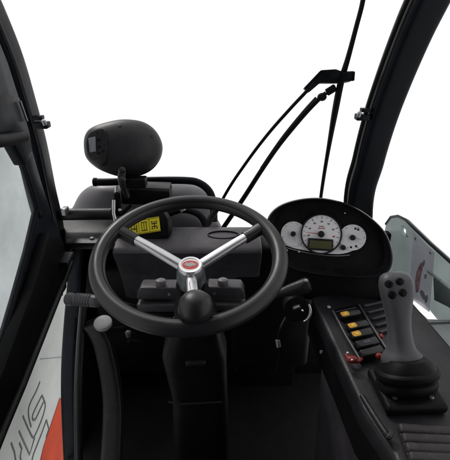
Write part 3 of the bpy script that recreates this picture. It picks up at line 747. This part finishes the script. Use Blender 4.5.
# grip: lofted from collar to head
gs = [(.058, .034, .032, 0, 2.1), (.066, .0355, .033, 0, 2.1), (.074, .034, .031, 0, 2.1), (.080, .029, .027, 0, 2.1), (.088, .0245, .0225, 0, 2.2), (.105, .0208, .0205, 0, 2.3), (.128, .0195, .0200, .0, 2.4), (.150, .0205, .0208, -.001, 2.5), (.172, .0235, .0225, -.002, 2.7), (.193, .0268, .0232, -.003, 2.9), (.21, .0283, .0225, -.003, 3.0), (.222, .0275, .0205, -.002, 3.0), (.231, .0245, .0165, -.001, 2.8), (.2365, .018, .011, 0, 2.6), (.2385, .009, .005, 0, 2.4)]
sc_ = LJ/.238
gpth = MB().rings([superloop(jp(h*sc_, 0, f), JE, JF, rx, ry, n, 44) for h, rx, ry, f, n in gs]).build('grip', M['grip'], js)
gt = bvh_of(gpth)
for u, v in [(388.7, 284), (399.8, 281.5), (392, 295), (403, 292.8)]:
    q, n = hit(gt, u, v)
    b_ = MB().lathe(q, n, [(.0068, -.003), (.0068, .0012), (.0056, .0032), (.0025, .0042)], 22).build('thumb_button', M['black'], js)
for k in range(4):
    a_ = math.radians(45+90*k); q = jb0+V((.043*math.cos(a_)*1.02, .039*math.sin(a_)*1.02, .0165))
    MB().lathe(q, (0, 0, 1), [(.0042, -.002), (.0042, .0012), (.002, .0016)], 12).build('base_screw', M['steel'], js)

# ================================================================== right side panel with leaflet
XP = .55
sp_ = thing('smoked_guard', 'grey green smoked plastic guard sheet with rounded corner and square hole right of the joystick', 'guard sheet', PX(430, 300, XP))
def x_(u, v, k=0): return PX(u, v, XP-k)
out = [x_(384, 285), x_(384.5, 232), x_(386.5, 222), x_(391, 217), (x_(398, 216)), x_(406, 220), x_(430, 243.5), x_(455, 266), x_(500, 306), x_(500, 340), x_(452, 324), x_(437, 319), x_(425, 304), x_(410, 297)]
hole = [x_(401, 225.5), x_(400.7, 231.5), x_(405.6, 237), x_(406, 230)]
bmp = MB(); gb = bmesh.new(); ed_ = []
for lp_ in (out, hole):
    vs_ = [gb.verts.new(p) for p in lp_]
    ed_ += [gb.edges.new((vs_[i], vs_[(i+1) % len(vs_)])) for i in range(len(vs_))]
bmesh.ops.triangle_fill(gb, edges=ed_, use_beauty=True, use_dissolve=False)
fs_ = gb.faces[:]
bmesh.ops.recalc_face_normals(gb, faces=fs_)
ex_g = bmesh.ops.extrude_face_region(gb, geom=fs_)
for e_ in ex_g['geom']:
    if isinstance(e_, bmesh.types.BMVert): e_.co.x += .010
bmesh.ops.recalc_face_normals(gb, faces=gb.faces[:])
bmp._add(gb)
bmp.build('sheet', M['smoked'], sp_)
MB().tube([x_(u, v, -.002) for u, v in [(386, 224), (391, 217), (398, 216), (406, 220), (430, 243.5), (455, 266), (500, 306)]], .0045, 8).build('edge_trim', M['paint'], sp_)
MB().tube([x_(u, v, .003) for u, v in [(428, 271), (440, 280), (455, 293)]], .0035, 8).build('fold', M['steel'], sp_)
# ledge: sill strips under panel
MB().prism([PZ(u, v, .672) for u, v in [(402, 300), (412, 302), (419, 310), (428, 318.5), (500, 320), (520, 380), (455, 356), (425, 330)]], (0, 0, 1), .02, .004).build('sill', M['lgrey'], sp_)
MB().tube([PZ(424, 322, .676), PZ(470, 320, .676)], .003, 8).build('sill_edge', M['steel'], sp_)
MB().prism([x_(u, v, .008) for u, v in [(433, 276.5), (470, 305), (470, 322), (447, 306.5), (434, 300)]], (-1, 0, 0), .007, .001).build('lower_plate', M['panel'], sp_)
sh = thing('leaflet', 'pale printed sheet with faded red figure taped on the grey green guard sheet', 'leaflet', x_(420, 300, .004))
pq = [x_(413, 231.5, .004), x_(434, 252.5, .004), x_(429, 312, .004), x_(409, 297, .004)]
SHEETQ = pq
sheet = MB().prism(pq, (-1, 0, 0), .0015, 0).build('sheet', M['paper'], sh)
def sq(u, v): return x_(u, v, .0052)
MB().prism([sq(u, v) for u, v in smooth2([(416, 292), (415, 283), (416.5, 272), (419, 266), (421.5, 262.5), (422.2, 268), (420.5, 276), (419.3, 285), (418.5, 291)], 4)], (-1, 0, 0), .0006, 0).build('figure_print', M['pink'], sheet)
for pts in [[(422, 264), (424, 260), (424.5, 263), (423, 267)], [(424.5, 275), (426, 274), (426, 278), (424.4, 278.5)], [(420, 291), (423, 291), (425, 297), (424, 300), (421, 296)], [(425, 297), (427.5, 295), (427, 301), (425, 303)], [(414.5, 237), (415.8, 238), (415.6, 240.5), (414.4, 239.5)], [(429.5, 251.5), (431, 253), (430.6, 254.5), (429.2, 253)]]:
    MB().prism([sq(u, v) for u, v in smooth2(pts, 4)], (-1, 0, 0), .0006, 0).build('dark_print', M['greyink'], sheet)

# ================================================================== light
w = bpy.data.worlds.new('World'); SC.world = w; w.use_nodes = True
bg = w.node_tree.nodes['Background']; bg.inputs['Color'].default_value = (1, 1, 1, 1); bg.inputs['Strength'].default_value = 1.0
sd = bpy.data.lights.new('sun', 'SUN'); sd.energy = 1.5; sd.angle = math.radians(12); sd.color = (1, .97, .93)
so = bpy.data.objects.new('sun', sd); COL.objects.link(so)
so.rotation_euler = (math.radians(-38), math.radians(-28), 0)
so.location = (0, 0, 4)
SC.view_settings.view_transform = 'Standard'; SC.view_settings.look = 'None'
SC.view_settings.exposure = 0; SC.view_settings.gamma = 1
SC.cycles.max_bounces = 8; SC.cycles.transparent_max_bounces = 8
SC.cycles.use_denoising = True
